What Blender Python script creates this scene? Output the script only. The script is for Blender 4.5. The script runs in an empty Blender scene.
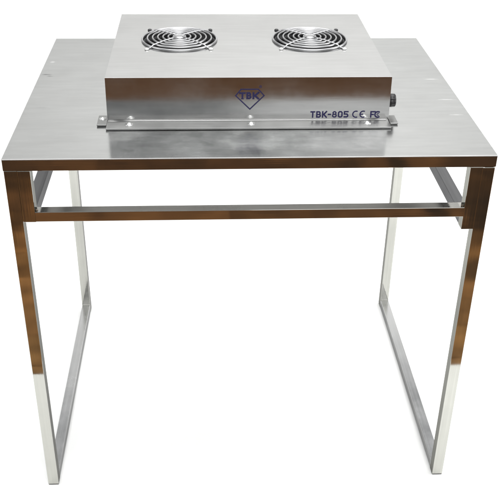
import bpy, bmesh, math, random
from mathutils import Matrix, Vector
random.seed(4)
C = bpy.context.scene.collection
sc = bpy.context.scene

# ------------------------------------------------------------------ dimensions (metres)
W, D, H, T = 0.800, 0.627, 0.716, 0.0206      # table width, depth, height, square tube
BX0, BX1 = -0.2450, 0.2465                    # fan box
BY0, BY1, BH = 0.1465, 0.5330, 0.0803
LEAN = 0.0040                                 # front panel leans back a little

# ------------------------------------------------------------------ materials
def nodes(name):
    m = bpy.data.materials.new(name); m.use_nodes = True
    n = m.node_tree.nodes; l = m.node_tree.links
    return m, n, l, n['Principled BSDF']

def steel(name, col, rough, stretch, rvar=0.06, bump=0.02, cvar=0.10, marks=(), aniso=0.0, waves=0.0, edge=0.55):
    """brushed / polished stainless: stretched micro scratches, blotchy wiped patches, own stains and glint"""
    m, n, l, b = nodes(name)
    tc = n.new('ShaderNodeTexCoord')
    mp = n.new('ShaderNodeMapping'); mp.inputs['Scale'].default_value = stretch
    l.new(tc.outputs['Object'], mp.inputs['Vector'])
    br = n.new('ShaderNodeTexNoise'); br.inputs['Scale'].default_value = 1.0; br.inputs['Detail'].default_value = 5
    l.new(mp.outputs['Vector'], br.inputs['Vector'])
    bl = n.new('ShaderNodeTexNoise'); bl.inputs['Scale'].default_value = 11; bl.inputs['Detail'].default_value = 6
    bl.inputs['Roughness'].default_value = 0.62
    l.new(tc.outputs['Object'], bl.inputs['Vector'])
    # roughness
    mr = n.new('ShaderNodeMapRange'); mr.inputs['From Min'].default_value = 0.3; mr.inputs['From Max'].default_value = 0.7
    mr.inputs['To Min'].default_value = max(0.02, rough - rvar); mr.inputs['To Max'].default_value = rough + rvar
    l.new(bl.outputs['Fac'], mr.inputs['Value'])
    l.new(mr.outputs['Result'], b.inputs['Roughness'])
    # colour
    mc = n.new('ShaderNodeMath'); mc.operation = 'ADD'
    l.new(br.outputs['Fac'], mc.inputs[0]); l.new(bl.outputs['Fac'], mc.inputs[1])
    rc = n.new('ShaderNodeMapRange'); rc.inputs['From Min'].default_value = 0.6; rc.inputs['From Max'].default_value = 1.4
    rc.inputs['To Min'].default_value = 1 - cvar; rc.inputs['To Max'].default_value = 1 + cvar
    l.new(mc.outputs['Value'], rc.inputs['Value'])
    vm = n.new('ShaderNodeVectorMath'); vm.operation = 'SCALE'; vm.inputs[0].default_value = col
    l.new(rc.outputs['Result'], vm.inputs['Scale'])
    last = vm.outputs['Vector']
    for (p, s, c, amt) in marks:              # wear marks and a painted glint with a place of their own on the sheet
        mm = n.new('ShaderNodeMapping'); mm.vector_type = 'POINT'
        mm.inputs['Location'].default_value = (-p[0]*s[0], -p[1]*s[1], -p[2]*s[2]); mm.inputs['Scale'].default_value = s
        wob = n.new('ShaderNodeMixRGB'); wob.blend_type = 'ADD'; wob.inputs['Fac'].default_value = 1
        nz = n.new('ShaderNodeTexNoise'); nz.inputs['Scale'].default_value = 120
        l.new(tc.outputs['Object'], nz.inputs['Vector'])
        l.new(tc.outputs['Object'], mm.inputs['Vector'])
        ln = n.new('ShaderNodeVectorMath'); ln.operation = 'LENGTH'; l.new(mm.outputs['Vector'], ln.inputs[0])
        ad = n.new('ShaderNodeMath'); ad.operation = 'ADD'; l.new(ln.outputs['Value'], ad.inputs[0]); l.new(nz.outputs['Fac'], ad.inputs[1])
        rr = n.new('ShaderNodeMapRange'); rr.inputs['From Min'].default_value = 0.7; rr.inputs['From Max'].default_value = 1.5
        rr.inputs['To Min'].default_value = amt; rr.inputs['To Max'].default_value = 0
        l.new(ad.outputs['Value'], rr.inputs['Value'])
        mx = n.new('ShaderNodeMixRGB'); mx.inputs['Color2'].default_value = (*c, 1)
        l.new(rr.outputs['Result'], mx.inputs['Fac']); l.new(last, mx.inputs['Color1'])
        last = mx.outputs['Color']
    l.new(last, b.inputs['Base Color'])
    b.inputs['Metallic'].default_value = 1
    b.inputs['Specular Tint'].default_value = (edge, edge, edge, 1)
    if aniso: b.inputs['Anisotropic'].default_value = aniso
    bu = n.new('ShaderNodeBump'); bu.inputs['Strength'].default_value = bump; bu.inputs['Distance'].default_value = 0.001
    l.new(br.outputs['Fac'], bu.inputs['Height'])
    if waves:                                  # sheet and tube are never quite flat
        wv = n.new('ShaderNodeTexNoise'); wv.inputs['Scale'].default_value = 9; wv.inputs['Detail'].default_value = 1
        l.new(tc.outputs['Object'], wv.inputs['Vector'])
        b2 = n.new('ShaderNodeBump'); b2.inputs['Strength'].default_value = 1; b2.inputs['Distance'].default_value = waves
        l.new(wv.outputs['Fac'], b2.inputs['Height']); l.new(bu.outputs['Normal'], b2.inputs['Normal'])
        l.new(b2.outputs['Normal'], b.inputs['Normal'])
    else:
        l.new(bu.outputs['Normal'], b.inputs['Normal'])
    return m

def plain(name, col, rough=0.5, metal=0.0, noise=0.08, scale=60):
    m, n, l, b = nodes(name)
    tc = n.new('ShaderNodeTexCoord'); nz = n.new('ShaderNodeTexNoise'); nz.inputs['Scale'].default_value = scale
    nz.inputs['Detail'].default_value = 4
    l.new(tc.outputs['Object'], nz.inputs['Vector'])
    rc = n.new('ShaderNodeMapRange'); rc.inputs['To Min'].default_value = 1 - noise; rc.inputs['To Max'].default_value = 1 + noise
    l.new(nz.outputs['Fac'], rc.inputs['Value'])
    vm = n.new('ShaderNodeVectorMath'); vm.operation = 'SCALE'; vm.inputs[0].default_value = col
    l.new(rc.outputs['Result'], vm.inputs['Scale']); l.new(vm.outputs['Vector'], b.inputs['Base Color'])
    b.inputs['Roughness'].default_value = rough; b.inputs['Metallic'].default_value = metal
    return m

SHEET = (0.57, 0.575, 0.57)
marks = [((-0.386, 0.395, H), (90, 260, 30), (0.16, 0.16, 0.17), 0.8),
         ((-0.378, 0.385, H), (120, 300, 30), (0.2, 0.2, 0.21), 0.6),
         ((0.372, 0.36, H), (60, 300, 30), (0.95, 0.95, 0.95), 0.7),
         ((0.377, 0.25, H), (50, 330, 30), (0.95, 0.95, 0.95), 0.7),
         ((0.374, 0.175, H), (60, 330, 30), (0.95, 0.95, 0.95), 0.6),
         ((-0.385, 0.47, H), (150, 150, 30), (0.95, 0.95, 0.95), 0.6),  # edge glint painted into the sheet as a near-white spot
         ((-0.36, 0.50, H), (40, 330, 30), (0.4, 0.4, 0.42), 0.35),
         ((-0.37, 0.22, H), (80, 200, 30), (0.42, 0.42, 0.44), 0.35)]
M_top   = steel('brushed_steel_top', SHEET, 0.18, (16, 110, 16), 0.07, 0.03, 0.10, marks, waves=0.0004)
M_tubeX = steel('polished_steel_tube_across', (0.54, 0.53, 0.50), 0.055, (6, 400, 400), 0.025, 0.02, 0.07, waves=0.0006)
M_tubeY = steel('satin_steel_floor_rail', (0.58, 0.58, 0.58), 0.22, (260, 5, 260), 0.06, 0.03, 0.16, waves=0.0002, edge=0.4)
M_side  = steel('shaded_steel_side_rail', (0.27, 0.27, 0.275), 0.32, (260, 5, 260), 0.06, 0.04, 0.14, waves=0.0002, edge=0.25)  # darkened base stands in for the shaded floor mirrored under the table
M_under = steel('mill_finish_underside', (0.30, 0.30, 0.30), 0.30, (6, 60, 6), 0.05, 0.04, 0.2)
M_tubeZ = steel('polished_steel_tube_upright', (0.50, 0.50, 0.465), 0.06, (300, 300, 5), 0.03, 0.03, 0.10, waves=0.0005, edge=0.3)
M_box   = steel('brushed_steel_box', (0.63, 0.63, 0.625), 0.145, (14, 160, 160), 0.05, 0.03, 0.09, waves=0.0004)
M_flange= steel('bright_steel_flange', (0.36, 0.36, 0.355), 0.32, (8, 300, 300), 0.05, 0.02, 0.10, waves=0.0008)
M_chrome= plain('chrome_wire', (0.40, 0.40, 0.405), 0.34, 1.0, 0.04)
M_bolt  = plain('zinc_bolt', (0.85, 0.85, 0.84), 0.3, 1.0, 0.05)
M_weld  = plain('weld_metal', (0.20, 0.17, 0.14), 0.35, 1.0, 0.4, 400)
M_black = plain('black_plastic', (0.012, 0.012, 0.013), 0.42, 0.0, 0.2)
M_knob  = plain('black_knob_plastic', (0.014, 0.013, 0.014), 0.35, 0.0, 0.2)
M_dark  = plain('dark_rubber', (0.03, 0.03, 0.028), 0.7)
M_ink   = plain('navy_ink', (0.008, 0.006, 0.055), 0.6, 0.0, 0.35, 260)
M_sheet = plain('white_seamless_paper', (0.90, 0.90, 0.89), 0.8, 0.0, 0.01, 3)

def wood():
    m, n, l, b = nodes('brown_wood_floor')
    tc = n.new('ShaderNodeTexCoord')
    sx = n.new('ShaderNodeSeparateXYZ'); l.new(tc.outputs['Object'], sx.inputs['Vector'])
    bk = n.new('ShaderNodeTexBrick'); bk.inputs['Scale'].default_value = 1.0
    bk.inputs['Brick Width'].default_value = 0.9; bk.inputs['Row Height'].default_value = 0.13
    bk.inputs['Mortar Size'].default_value = 0.0025
    bk.inputs['Color1'].default_value = (1.05, 1.15, 1.35, 1); bk.inputs['Color2'].default_value = (0.46, 0.52, 0.62, 1)
    bk.inputs['Mortar'].default_value = (0.2, 0.2, 0.2, 1)
    l.new(tc.outputs['Object'], bk.inputs['Vector'])
    # rows of boards, darkening away from the sheet: light falloff painted into their tones
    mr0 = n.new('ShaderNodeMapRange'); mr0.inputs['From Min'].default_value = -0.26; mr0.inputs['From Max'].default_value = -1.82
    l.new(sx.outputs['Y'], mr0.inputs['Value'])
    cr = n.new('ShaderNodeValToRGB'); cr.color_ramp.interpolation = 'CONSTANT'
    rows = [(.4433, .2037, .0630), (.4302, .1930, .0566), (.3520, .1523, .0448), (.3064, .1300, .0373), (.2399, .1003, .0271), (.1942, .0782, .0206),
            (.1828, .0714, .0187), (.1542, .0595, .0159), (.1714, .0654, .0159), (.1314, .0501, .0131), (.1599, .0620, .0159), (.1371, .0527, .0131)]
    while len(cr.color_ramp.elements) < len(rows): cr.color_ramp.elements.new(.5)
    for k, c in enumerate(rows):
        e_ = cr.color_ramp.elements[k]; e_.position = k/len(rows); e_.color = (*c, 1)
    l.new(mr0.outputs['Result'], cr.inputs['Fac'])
    mul = n.new('ShaderNodeMixRGB'); mul.blend_type = 'MULTIPLY'; mul.inputs['Fac'].default_value = 1
    l.new(cr.outputs['Color'], mul.inputs['Color1']); l.new(bk.outputs['Color'], mul.inputs['Color2'])
    m2 = n.new('ShaderNodeMapping'); m2.inputs['Scale'].default_value = (4.5, 8, 1)
    l.new(tc.outputs['Object'], m2.inputs['Vector'])
    nz = n.new('ShaderNodeTexNoise'); nz.inputs['Scale'].default_value = 2; nz.inputs['Detail'].default_value = 6
    l.new(m2.outputs['Vector'], nz.inputs['Vector'])
    mr = n.new('ShaderNodeMapRange'); mr.inputs['From Min'].default_value = .3; mr.inputs['From Max'].default_value = .7
    mr.inputs['To Min'].default_value = .42; mr.inputs['To Max'].default_value = 1.35
    l.new(nz.outputs['Fac'], mr.inputs['Value'])
    vm = n.new('ShaderNodeVectorMath'); vm.operation = 'SCALE'
    l.new(mul.outputs['Color'], vm.inputs[0]); l.new(mr.outputs['Result'], vm.inputs['Scale'])
    last = vm.outputs['Vector']                # shade of a figure by the camera, painted into the boards as dark patches
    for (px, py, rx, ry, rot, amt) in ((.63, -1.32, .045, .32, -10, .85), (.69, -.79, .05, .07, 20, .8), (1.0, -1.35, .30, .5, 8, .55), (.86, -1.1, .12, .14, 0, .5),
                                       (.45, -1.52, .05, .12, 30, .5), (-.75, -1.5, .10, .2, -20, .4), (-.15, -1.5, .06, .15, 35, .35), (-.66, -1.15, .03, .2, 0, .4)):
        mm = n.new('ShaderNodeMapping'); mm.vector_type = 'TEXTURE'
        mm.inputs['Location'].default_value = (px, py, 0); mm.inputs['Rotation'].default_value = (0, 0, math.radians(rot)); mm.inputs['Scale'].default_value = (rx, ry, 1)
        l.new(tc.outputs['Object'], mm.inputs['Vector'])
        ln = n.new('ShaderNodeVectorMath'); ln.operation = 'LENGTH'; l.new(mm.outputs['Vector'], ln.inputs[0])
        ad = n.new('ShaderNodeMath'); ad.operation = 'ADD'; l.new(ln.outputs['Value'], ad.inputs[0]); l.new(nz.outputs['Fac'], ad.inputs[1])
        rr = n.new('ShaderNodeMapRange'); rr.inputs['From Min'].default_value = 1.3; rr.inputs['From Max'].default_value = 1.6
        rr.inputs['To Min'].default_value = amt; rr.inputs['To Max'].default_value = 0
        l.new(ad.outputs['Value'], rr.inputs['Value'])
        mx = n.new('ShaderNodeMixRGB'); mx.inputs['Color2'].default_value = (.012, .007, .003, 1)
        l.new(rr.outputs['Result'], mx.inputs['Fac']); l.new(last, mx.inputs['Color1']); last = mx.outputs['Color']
    l.new(last, b.inputs['Base Color']); b.inputs['Roughness'].default_value = 0.75; b.inputs['Specular IOR Level'].default_value = 0.15
    return m
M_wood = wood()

# ------------------------------------------------------------------ mesh helpers
def box(bm, x0, x1, y0, y1, z0, z1, bev=0.0, seg=2):
    vs = [bm.verts.new((x, y, z)) for z in (z0, z1) for y in (y0, y1) for x in (x0, x1)]
    fs = [bm.faces.new([vs[i] for i in q]) for q in ((0,2,3,1),(4,5,7,6),(0,1,5,4),(2,6,7,3),(0,4,6,2),(1,3,7,5))]
    if bev:
        es = {e for f in fs for e in f.edges}
        bmesh.ops.bevel(bm, geom=list(es), offset=bev, segments=seg, profile=0.5, affect='EDGES')
    return vs

def tube(bm, pts, r, seg=8, closed=False, tall=1.0):
    """round wire along a polyline"""
    n = len(pts); rings = []
    for i, p in enumerate(pts):
        p = Vector(p)
        a = Vector(pts[(i-1) % n]) if (closed or i > 0) else p
        b = Vector(pts[(i+1) % n]) if (closed or i < n-1) else p
        t = (b - a).normalized(); up = Vector((0, 0, 1))
        if abs(t.z) > .95: up = Vector((0, 1, 0))
        s = t.cross(up).normalized(); u = s.cross(t)
        rings.append([bm.verts.new(p + r*(math.cos(k*2*math.pi/seg)*s + tall*math.sin(k*2*math.pi/seg)*u)) for k in range(seg)])
    for i in range(n if closed else n-1):
        A, B = rings[i], rings[(i+1) % n]
        for k in range(seg):
            f = bm.faces.new((A[k], A[(k+1) % seg], B[(k+1) % seg], B[k])); f.smooth = True
    if not closed:
        bm.faces.new(rings[0][::-1]); bm.faces.new(rings[-1])

def lathe(bm, prof, origin, axis='Z', seg=32, rfun=None):
    """prof = [(radius, height)] turned about an axis through origin"""
    rings = []
    for r, h in prof:
        ring = []
        for k in range(seg):
            a = 2*math.pi*k/seg; rr = r*(rfun(k, h) if rfun else 1)
            c, s = rr*math.cos(a), rr*math.sin(a)
            p = (c, s, h) if axis == 'Z' else ((h, c, s) if axis == 'X' else (c, h, s))
            ring.append(bm.verts.new(Vector(origin) + Vector(p)))
        rings.append(ring)
    for A, B in zip(rings, rings[1:]):
        for k in range(seg):
            bm.faces.new((A[k], A[(k+1) % seg], B[(k+1) % seg], B[k])).smooth = True
    bm.faces.new(rings[0][::-1]); bm.faces.new(rings[-1])

def obj(name, bm, mat, parent=None):
    bmesh.ops.recalc_face_normals(bm, faces=bm.faces[:])
    me = bpy.data.meshes.new(name); bm.to_mesh(me); bm.free()
    o = bpy.data.objects.new(name, me); C.objects.link(o)
    for m in (mat if isinstance(mat, (list, tuple)) else [mat]): me.materials.append(m)
    if parent:
        o.parent = parent
        o.matrix_parent_inverse = Matrix.Translation(-world_loc(parent))
    return o

def world_loc(o):
    v = Vector((0, 0, 0)) 
    if o.type == 'EMPTY': v = Vector(o.location)
    return v

def thing(name, label, cat, loc):
    o = bpy.data.objects.new(name, None); C.objects.link(o); o.location = loc
    o.empty_display_size = .05
    o['label'] = label; o['category'] = cat
    return o

def B(): return bmesh.new()

# ------------------------------------------------------------------ setting: white seamless sheet on a brown wooden floor
bm = B()                                       # sheet: flat, then sweeping up at the back
prof = [(-0.352, 0.0)] + [(y, 0.0) for y in (0.0, 1.0, 2.0, 3.0, 3.9)]
R = 1.0
prof += [(3.9 + R*math.sin(a), R - R*math.cos(a)) for a in [math.radians(x) for x in range(6, 91, 6)]] + [(4.9, 3.6)]
cols = []
for y, z in prof: cols.append((bm.verts.new((-5, y, z)), bm.verts.new((5, y, z))))
for a, b_ in zip(cols, cols[1:]):
    f = bm.faces.new((a[0], a[1], b_[1], b_[0])); f.smooth = True
o = obj('white_backdrop', bm, M_sheet); o['kind'] = 'structure'
bm = B()
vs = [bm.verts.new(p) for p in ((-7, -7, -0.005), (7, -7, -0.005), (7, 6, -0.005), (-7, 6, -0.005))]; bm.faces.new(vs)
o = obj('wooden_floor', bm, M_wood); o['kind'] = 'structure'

# ------------------------------------------------------------------ the table
table = thing('steel_table', 'stainless steel work table with square tube legs and floor rails, standing on white', 'table', (0, D/2, 0))
h = W/2
bm = B(); box(bm, -h, h, 0, D, H - 0.0016, H, 0.0005, 2)
bm.normal_update()
for f_ in bm.faces:
    if f_.normal.z < -.9: f_.material_index = 1
obj('tabletop', bm, [M_top, M_under], table)
# apron: four butted tubes under the sheet
A0, A1 = H - T, H - 0.0015
bm = B(); box(bm, -h + .0003, h - .0003, .0003, T, A0, A1, .0003, 1); obj('apron', bm, M_tubeX, table)
bm = B(); box(bm, -h + .0006, h - .0006, D - T, D - .0006, A0, A1, .0009); obj('apron', bm, M_tubeX, table)
bm = B(); box(bm, -h + .0006, -h + T, T + .0002, D - T - .0002, A0, A1, .0009); obj('apron', bm, M_tubeY, table)
bm = B(); box(bm, h - T, h - .0006, T + .0002, D - T - .0002, A0, A1, .0009); obj('apron', bm, M_tubeY, table)
# legs, each with a thin dark end cap as foot
GAP = {(-1, 0): .0006, (1, 0): .0014, (-1, 1): .0008, (1, 1): .001}
FEET = []
for sx in (-1, 1):
    for back in (0, 1):
        x0, x1 = (-h + .001, -h + .001 + T) if sx < 0 else (h - .001 - T, h - .001)
        y0, y1 = (.0012, .0012 + T) if not back else (D - .0012 - T, D - .0012)
        bm = B(); box(bm, x0, x1, y0, y1, 0.0024, A0 - GAP[(sx, back)], .0006)
        box(bm, x0 + .004, x1 - .004, y0 + .004, y1 - .004, A0 - GAP[(sx, back)] - .002, A0 + .003)
        leg = obj('leg', bm, M_tubeZ, table)
        bm = B(); box(bm, x0 + .0005, x1 - .0005, y0 + .0005, y1 - .0005, 0.0, 0.0027, .0005, 1)
        obj('foot_cap', bm, M_dark, leg)
# floor rails front foot to rear foot
for sx in (-1, 1):
    x0, x1 = (-h + .0012, -h + .0012 + T - .0004) if sx < 0 else (h - .0012 - T + .0004, h - .0012)
    bm = B(); box(bm, x0, x1, .0012 + T + .0002, D - .0012 - T - .0002, .0022, .0022 + T - .001, .0010)
    obj('floor_rail', bm, M_tubeY, table)
# under-frame: short uprights, front cross rail, side rails
SXl, SXr = -0.3572, 0.3582
bm = B(); box(bm, -h + .0012 + T + .0001, SXl, .0010, .0010 + T, 0.6012, A0 - .0004, .0009); obj('short_upright', bm, M_tubeZ, table)
bm = B(); box(bm, SXr, h - .0010 - T + .004, .0015, .0010 + T, 0.5775, A0 - .0009, .0006); obj('short_upright', bm, M_tubeZ, table)
bm = B(); box(bm, SXl - .004, SXr + .004, .0018, .0012 + T - .0004, 0.6016, 0.6196, .0007); obj('front_rail', bm, M_tubeX, table)
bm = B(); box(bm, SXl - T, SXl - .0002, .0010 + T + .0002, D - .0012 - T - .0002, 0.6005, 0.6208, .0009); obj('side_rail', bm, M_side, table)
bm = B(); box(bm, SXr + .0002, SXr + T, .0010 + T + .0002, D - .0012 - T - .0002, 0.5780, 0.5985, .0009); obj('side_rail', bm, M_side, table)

# weld beads in the corners of the under-frame
def bead(x0, x1, y, z, r):
    bm = B(); n = 6; pts = []
    for k in range(n + 1): pts.append((x0 + (x1 - x0)*k/n, y + random.uniform(-.0004, .0004), z + random.uniform(-.0004, .0004)))
    tube(bm, pts, r, 8)
    for v in bm.verts: v.co += Vector((0, random.uniform(-.0003, .0003), random.uniform(-.0003, .0003)))
    obj('weld_bead', bm, M_weld, table)
bead(SXl - .002, SXl + .0045, .0115, A0 - .0014, .0020)
bead(SXr - .0060, SXr + .002, .0115, A0 - .0016, .0024)
bead(SXl - .0005, SXl + .0035, .0090, .6204, .0012)
bead(SXr - .0035, SXr + .0005, .0090, .6204, .0012)

# ------------------------------------------------------------------ the twin fan box
fan_box = thing('fan_box', 'low flat steel box with two round fan grilles and navy printing, on the table top', 'fan unit', (0, .34, H))
Z0, Z1 = H + .0002, H + BH
FC = [(-0.1225, 0.3605), (0.1262, 0.3600)]; FR = 0.0690
# housing skin (front panel leaning back) with two round openings in its lid
bm = B()
NS = 64
def ringverts(cx, cy, r, z): return [bm.verts.new((cx + r*math.cos(2*math.pi*k/NS), cy + r*math.sin(2*math.pi*k/NS), z)) for k in range(NS)]
yT = BY0 + LEAN
xm = (FC[0][0] + FC[1][0])/2
def square_path(x0, x1, y0, y1, cx, cy):       # point on the rectangle for each ring direction
    pts = []
    for k in range(NS):
        a = 2*math.pi*k/NS; dx, dy = math.cos(a), math.sin(a)
        tx = ((x1 - cx) if dx > 0 else (x0 - cx))/dx if abs(dx) > 1e-9 else 1e9
        ty = ((y1 - cy) if dy > 0 else (y0 - cy))/dy if abs(dy) > 1e-9 else 1e9
        t = min(tx, ty); pts.append((cx + dx*t, cy + dy*t))
    return pts
RB = .0001                                     # bend radius of the lid
for i, (cx, cy) in enumerate(FC):
    x0, x1 = (BX0 + RB, xm) if i == 0 else (xm, BX1 - RB)
    y0, y1 = yT + RB, BY1 - RB
    sq = [bm.verts.new((px, py, Z1)) for px, py in square_path(x0, x1, y0, y1, cx, cy)]
    rg = ringverts(cx, cy, FR, Z1); lo = ringverts(cx, cy, FR, Z1 - .0015)
    for k in range(NS):
        k2 = (k + 1) % NS
        bm.faces.new((sq[k], sq[k2], rg[k2], rg[k])); bm.faces.new((rg[k], rg[k2], lo[k2], lo[k]))
    for cxn, cyn in ((x0, y0), (x1, y0), (x1, y1), (x0, y1)):   # corner fillers
        best = sorted(range(NS), key=lambda k: (sq[k].co.x - cxn)**2 + (sq[k].co.y - cyn)**2)[:2]
        best.sort()
        if best == [0, NS-1]: best = [NS-1, 0]
        a, b_ = sq[best[0]], sq[best[1]]
        if min((a.co.xy - Vector((cxn, cyn))).length, (b_.co.xy - Vector((cxn, cyn))).length) > 1e-6:
            bm.faces.new((a, bm.verts.new((cxn, cyn, Z1)), b_))
# wrap-around walls with rounded upper bend
def loop(d, z, lean):
    return [(BX0 + d, BY0 + lean + d, z), (BX1 - d, BY0 + lean + d, z), (BX1 - d, BY1 - d, z), (BX0 + d, BY1 - d, z)]
layers = [loop(0, Z0, 0), loop(0, Z1 - RB, LEAN*(1 - RB/BH))]
for a in (22.5, 45, 67.5, 90):
    r = math.radians(a); layers.append(loop(RB*(1 - math.cos(r)), Z1 - RB + RB*math.sin(r), LEAN))
lv = [[bm.verts.new(p) for p in L] for L in layers]
for A, B_ in zip(lv, lv[1:]):
    for k in range(4):
        bm.faces.new((A[k], A[(k+1) % 4], B_[(k+1) % 4], B_[k]))
bmesh.ops.remove_doubles(bm, verts=bm.verts[:], dist=1e-6)
housing = obj('housing', bm, M_box, fan_box)
bm = B(); box(bm, BX0 + .004, BX1 - .004, BY0 + .008, BY1 - .004, Z0 + .002, Z0 + .004); obj('inner_floor', bm, M_black, fan_box)

# flanges
FT = .0030
bm = B(); box(bm, BX0 - .0001, BX1 - .0010, .1125, BY0 - .0002, H + .0008, H + .0008 + FT, .0004)
tube(bm, [(BX0 + .001 + k*(BX1 - BX0 - .0055)/12, BY0 - .0022, H + .0008 + FT + .0004) for k in range(13)], .0015, 10)
fl = obj('mounting_flange', bm, M_flange, fan_box)
for sx in (-1, 1):
    bm = B()
    if sx < 0: box(bm, BX0 - .0170, BX0 - .0003, .1300, .1720, H + .0008, H + .0008 + FT, .0004)
    else:      box(bm, BX1 + .0003, BX1 + .0140, .1300, .1650, H + .0008, H + .0008 + FT, .0004)
    obj('mounting_flange', bm, M_flange, fan_box)
def bolt(x, y, z, s=.85):
    bm = B()
    lathe(bm, [(.0082*s, 0), (.0082*s, .0007*s), (.0042*s, .0008*s), (.0042*s, .0022*s), (.0034*s, .0034*s), (.0018*s, .0040*s)], (x, y, z), 'Z', 20)
    return obj('bolt', bm, M_bolt, fan_box)
ZF = H + .0008 + FT
for bx in (-0.2065, 0.0035, 0.2060): bolt(bx, .1300, ZF)
bolt(-0.2540, .1560, ZF, .75)

# fans: guard of concentric chrome wires on an X of ribs, fan rotor below in a black frame
for (cx, cy) in FC:
    bm = B()
    zc = Z1 + .0020
    nr = 7
    for i in range(nr):
        r = .0115 + i*(FR + .0015 - .0115)/(nr - 1)
        zz = zc + .0030*(1 - (r/FR)**4)
        n = 72
        tube(bm, [(cx + r*math.cos(2*math.pi*k/n), cy + r*math.sin(2*math.pi*k/n), zz) for k in range(n)], .0017 if i < nr - 1 else .0018, 12, True, 1.7 if i < nr - 1 else 1.2)
    g = obj('fan_guard', bm, M_chrome, fan_box)
    bm = B()
    for q in range(4):
        a = math.radians(45 + 90*q); pts = []
        for r in (.004, .02, .04, .058, .068, .0745, .0835):
            zz = zc + .0030*(1 - min(1, (r/FR))**4) + .0024
            if r > FR: zz = Z1 + .0012
            pts.append((cx + r*math.cos(a), cy + r*math.sin(a), zz))
        tube(bm, pts, .0013, 8)
    lathe(bm, [(.0105, 0), (.0105, .002), (.0085, .0031), (.002, .0036)], (cx, cy, zc + .0030), 'Z', 32)
    obj('guard_rib', bm, M_chrome, g)
    for q in range(4):
        a = math.radians(45 + 90*q); rr = .0835
        bm = B(); lathe(bm, [(.0042, 0), (.0042, .0010), (.0034, .0022), (.0016, .0028)], (cx + rr*math.cos(a), cy + rr*math.sin(a), Z1 + .0004), 'Z', 16)
        obj('screw', bm, M_black if q < 2 else M_bolt, g)
    # frame barrel
    bm = B()
    zb = Z1 - .034
    ro, ri = FR - .0005, FR - .003
    P = [(ro, Z1 - .0017), (ro, zb), (ri, zb), (ri, Z1 - .0017)]
    rings = [[bm.verts.new((cx + r*math.cos(2*math.pi*k/48), cy + r*math.sin(2*math.pi*k/48), z)) for k in range(48)] for r, z in P]
    for i in range(4):
        A, B_ = rings[i], rings[(i+1) % 4]
        for k in range(48): bm.faces.new((A[k], A[(k+1) % 48], B_[(k+1) % 48], B_[k])).smooth = True
    fan = obj('fan', bm, M_black, fan_box)
    bm = B(); lathe(bm, [(.022, 0), (.022, .020), (.020, .0225), (.004, .023)], (cx, cy, zb + .004), 'Z', 40)
    obj('hub', bm, M_black, fan)
    bm = B()
    for q in range(7):
        a0 = 2*math.pi*q/7; top = []; bot = []
        for j in range(6):
            r = .0215 + j*(.0635 - .0215)/5
            for s_, L in ((0, bot), (1, top)):
                aa = a0 + (.55 if s_ else 0) + .25*(j/5)
                L.append((r, aa, zb + (.023 if s_ else .007)))
        v = {}
        for key, L in (('b', bot), ('t', top)):
            for j, (r, aa, z) in enumerate(L):
                for d in (0, 1): v[key, j, d] = bm.verts.new((cx + r*math.cos(aa), cy + r*math.sin(aa), z + d*.0014))
        for j in range(5):
            for d in (0, 1): bm.faces.new((v['b', j, d], v['b', j+1, d], v['t', j+1, d], v['t', j, d]))
            for key in 'bt': bm.faces.new((v[key, j, 0], v[key, j+1, 0], v[key, j+1, 1], v[key, j, 1]))
        for j in (0, 5): bm.faces.new((v['b', j, 0], v['t', j, 0], v['t', j, 1], v['b', j, 1]))
    obj('blade', bm, M_black, fan)

# speed knob on the right side panel: fluted, with a collar
kx, ky, kz = BX1, .1740, H + .0285
bm = B()
lathe(bm, [(.0085, .0), (.0085, .0025), (.0112, .0027), (.0114, .0080), (.0110, .0138), (.0098, .0148), (.003, .0149)], (kx, ky, kz), 'X', 60,
      lambda k, hh: (1 + (.035 if k % 4 < 2 else -.035)) if hh > .0026 and hh < .0145 else 1)
knob = obj('knob', bm, M_knob, fan_box)

# ------------------------------------------------------------------ printing on the front panel
def yfront(z): return BY0 + LEAN*(z - Z0)/BH
ST = [0]
def stroke(bm, pts, w, closed=False):
    """flat ribbon with mitred corners lying on the leaning front panel"""
    ST[0] += 1; off = .00025 + .00002*(ST[0] % 6)
    P = [Vector(p) for p in pts]; n = len(P); L = []; Rr = []
    for i in range(n):
        a = P[(i-1) % n] if (closed or i) else None; b_ = P[(i+1) % n] if (closed or i < n-1) else None
        d1 = (P[i] - a).normalized() if a is not None else None
        d2 = (b_ - P[i]).normalized() if b_ is not None else None
        if d1 is None: d1 = d2
        if d2 is None: d2 = d1
        n1 = Vector((-d1.y, d1.x)); n2 = Vector((-d2.y, d2.x)); m = (n1 + n2).normalized()
        k = min(2.0, 1/max(.3, m.dot(n1)))
        L.append(P[i] + m*w/2*k); Rr.append(P[i] - m*w/2*k)
    def v(p, o): return bm.verts.new((p.x, yfront(p.y) - o, p.y))
    l0 = [v(p, off) for p in L]; r0 = [v(p, off) for p in Rr]; l1 = [v(p, .00005) for p in L]; r1 = [v(p, .00005) for p in Rr]
    for i in range(n if closed else n-1):
        j = (i+1) % n
        bm.faces.new((l0[i], l0[j], r0[j], r0[i])); bm.faces.new((l0[i], l1[i], l1[j], l0[j])); bm.faces.new((r0[i], r0[j], r1[j], r1[i]))
    if not closed:
        for i in (0, n-1): bm.faces.new((l0[i], r0[i], r1[i], l1[i]))
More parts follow.
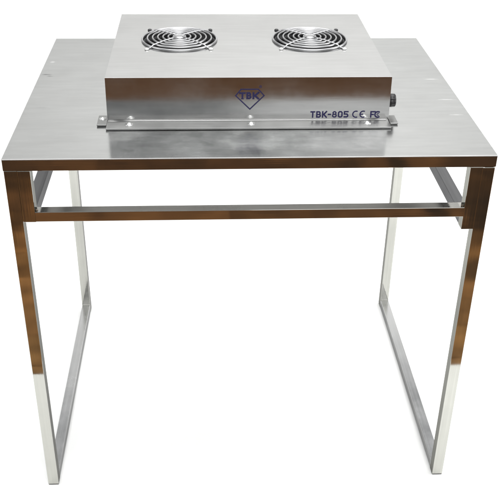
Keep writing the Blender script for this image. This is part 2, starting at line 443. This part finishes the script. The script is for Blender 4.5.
def glyph(bm, ch, x, z, w, hh, s):
    """squared bold letters: x,z lower left of the cell, w wide, hh high, s stroke"""
    a = s/2; X0, X1, Zb, Zt = x + a, x + w - a, z + a, z + hh - a; zm = z + hh/2; c = min(w, hh)*.18
    if ch == 'T':
        stroke(bm, [(x, Zt), (x + w, Zt)], s); stroke(bm, [(x + w/2, Zt - a), (x + w/2, z)], s)
    elif ch == 'B':
        stroke(bm, [(X0, Zb), (X1 - c, Zb), (X1, Zb + c), (X1, zm - c), (X1 - c*.8, zm), (X1 - c*.4, zm + c), (X1 - c*.4, Zt - c), (X1 - c*1.2, Zt), (X0, Zt)], s, True)
        stroke(bm, [(X0 + a, zm), (X1 - c*.8 - a*.6, zm)], s*.9)
    elif ch == 'K':
        stroke(bm, [(X0, z), (X0, z + hh)], s)
        stroke(bm, [(x + w, z + hh), (X0 + a*1.5, zm), (x + w, z)], s*1.05)
    elif ch == '-':
        stroke(bm, [(x, zm), (x + w, zm)], s)
    elif ch == '8':
        k = s*.9; q = c*.5
        stroke(bm, [(X0 + c, Zb), (X1 - c, Zb), (X1, Zb + c), (X1, zm - c*.7), (X1 - c*.7, zm), (X1 - q - c*.3, zm + c*.6), (X1 - q*.6, zm + c*1.4), (X1 - q*.6, Zt - c), (X1 - c - q*.6, Zt),
                    (X0 + c + q*.6, Zt), (X0 + q*.6, Zt - c), (X0 + q*.6, zm + c*1.4), (X0 + q + c*.3, zm + c*.6), (X0 + c*.7, zm), (X0, zm - c*.7), (X0, Zb + c)], k, True)
        stroke(bm, [(X0 + c*.7, zm + c*.15), (X1 - c*.7, zm + c*.15)], k*.9)
    elif ch == '0':
        stroke(bm, [(X0 + c, Zb), (X1 - c, Zb), (X1, Zb + c), (X1, Zt - c), (X1 - c, Zt), (X0 + c, Zt), (X0, Zt - c), (X0, Zb + c)], s, True)
    elif ch == '5':
        stroke(bm, [(x + w, Zt), (X0, Zt), (X0, zm + a*.4), (X1 - c, zm + a*.4), (X1, zm - c), (X1, Zb + c), (X1 - c, Zb), (x, Zb)], s)
    elif ch == 'R':
        stroke(bm, [(X0, z), (X0, Zt), (X1, Zt), (X1, zm), (X0 + a, zm)], s); stroke(bm, [(x + w/2, zm - a), (x + w, z)], s)
def arc(cx, cz, r, a0, a1, n=20): return [(cx + r*math.cos(math.radians(a0 + (a1 - a0)*i/n)), cz + r*math.sin(math.radians(a0 + (a1 - a0)*i/n))) for i in range(n+1)]

bm = B()                                       # diamond emblem
stroke(bm, [(-.0228, .7640), (-.0136, .7753), (.0160, .7753), (.0262, .7640), (.0018, .7398)], .0021, True)
obj('emblem', bm, M_ink, fan_box)
bm = B()
sl = .0011
for ch, x, w in (('T', -.0166, .0108), ('B', -.0046, .0092), ('K', .0062, .0112)):
    glyph(bm, ch, x, .7576, w, .0126, .0033)
stroke(bm, [(-.0166 + .0006, .7674), (-.0166 + .0006, .7690)], .0013); stroke(bm, [(-.0166 + .0102, .7674), (-.0166 + .0102, .7690)], .0013)   # slab serifs
stroke(bm, [(-.0140, .7584), (-.0084, .7584)], .0011)
stroke(bm, [(.0056, .7584), (.0062, .7584)], .0011); stroke(bm, [(.0174, .7584), (.0186, .7584)], .0011)
stroke(bm, [(.0160, .7694), (.0186, .7694)], .0011)
obj('emblem_lettering', bm, M_ink, fan_box)
bm = B()
stroke(bm, arc(.0198, .7800, .0021, 0, 345, 16), .0006, True); glyph(bm, 'R', .0189, .7788, .0018, .0024, .0005)
obj('registered_mark', bm, M_ink, fan_box)
bm = B()
x = .1078
for ch in 'TBK-805':
    w = .0086 if ch != '-' else .0058
    glyph(bm, ch, x, .7234, w, .0120, .0025); x += w + .00165
obj('model_lettering', bm, M_ink, fan_box)
bm = B()
stroke(bm, arc(.1882, .7294, .0056, 62, 298), .0021)
stroke(bm, arc(.2010, .7294, .0056, 62, 298), .0021); stroke(bm, [(.1966, .7294), (.2012, .7294)], .0019)
obj('conformity_mark', bm, M_ink, fan_box)
bm = B()
stroke(bm, [(.2146, .7230), (.2146, .7338), (.2232, .7338)], .0026); stroke(bm, [(.2158, .7288), (.2200, .7288)], .0024)
stroke(bm, arc(.2268, .7288, .0050, 48, 312), .0026); stroke(bm, arc(.2274, .7288, .0019, 45, 315, 12), .0014)
obj('approval_mark', bm, M_ink, fan_box)

# ------------------------------------------------------------------ studio light
w = bpy.data.worlds.new('World'); sc.world = w; w.use_nodes = True
bg = w.node_tree.nodes['Background']; bg.inputs['Color'].default_value = (0.97, 0.99, 1.0, 1); bg.inputs['Strength'].default_value = 0.45
def lamp(name, loc, target, sx, sy, watts, col=(1, 1, 1)):
    L = bpy.data.lights.new(name, 'AREA'); L.shape = 'RECTANGLE'; L.size = sx; L.size_y = sy; L.energy = watts; L.color = col
    o = bpy.data.objects.new(name, L); C.objects.link(o); o.location = loc
    o.rotation_euler = (Vector(target) - Vector(loc)).to_track_quat('-Z', 'Y').to_euler()
    return o
lamp('overhead_softbox', (0.3, 1.0, 3.3), (0.3, 1.2, 0), 3.2, 2.8, 100)
lamp('backdrop_fill', (0.9, 2.3, 3.9), (0.7, 4.9, 1.3), 3.4, 1.0, 76)  # unseen panel, added so the tabletop mirrors a brighter backdrop
lamp('side_fill', (-3.4, -0.2, 1.5), (0, .1, 0), 2.4, 2.0, 46)  # unseen fill added to lift the floor shade under the table
lamp('side_fill', (3.4, 0.3, 1.5), (0, .5, 0), 2.4, 2.0, 85)  # added fill as well, stronger to brighten the right side
lamp('front_fill', (0.1, -2.2, 3.3), (0, .3, 0), 2.6, 1.1, 70)  # unseen fill added to whiten the floor beneath and before the table
lamp('low_front_fill', (1.25, -3.4, 1.95), (.3, .1, .75), 2.2, 0.8, 7.5)  # unseen panel added for the lower box front to mirror
lamp('front_right_fill', (1.25, -3.3, 2.85), (.2, .1, .75), 1.4, 0.9, 3.2)  # unseen panel added to brighten the right of the tabletop's reflection

# ------------------------------------------------------------------ camera (solved from the photograph's edges)
cam = bpy.data.cameras.new('camera'); co = bpy.data.objects.new('camera', cam); C.objects.link(co)
pi_, ya, ro = 0.5385, 0.0582, 0.0163
f = Vector((math.sin(ya)*math.cos(pi_), math.cos(ya)*math.cos(pi_), -math.sin(pi_)))
r = Vector((math.cos(ya), -math.sin(ya), 0)); u = r.cross(f)
r2 = math.cos(ro)*r + math.sin(ro)*u; u2 = -math.sin(ro)*r + math.cos(ro)*u
M = Matrix((r2, u2, -f)).transposed().to_4x4(); M.translation = Vector((-0.0771, -1.2809, 1.3095))
co.matrix_world = M
cam.sensor_width = 36; cam.lens = 875.3/500*36; cam.clip_start = .05; cam.clip_end = 100
sc.camera = co
sc.view_settings.view_transform = 'Standard'; sc.view_settings.look = 'None'; sc.view_settings.gamma = 1
sc.view_settings.exposure = 0
sc.cycles.max_bounces = 12; sc.cycles.glossy_bounces = 8
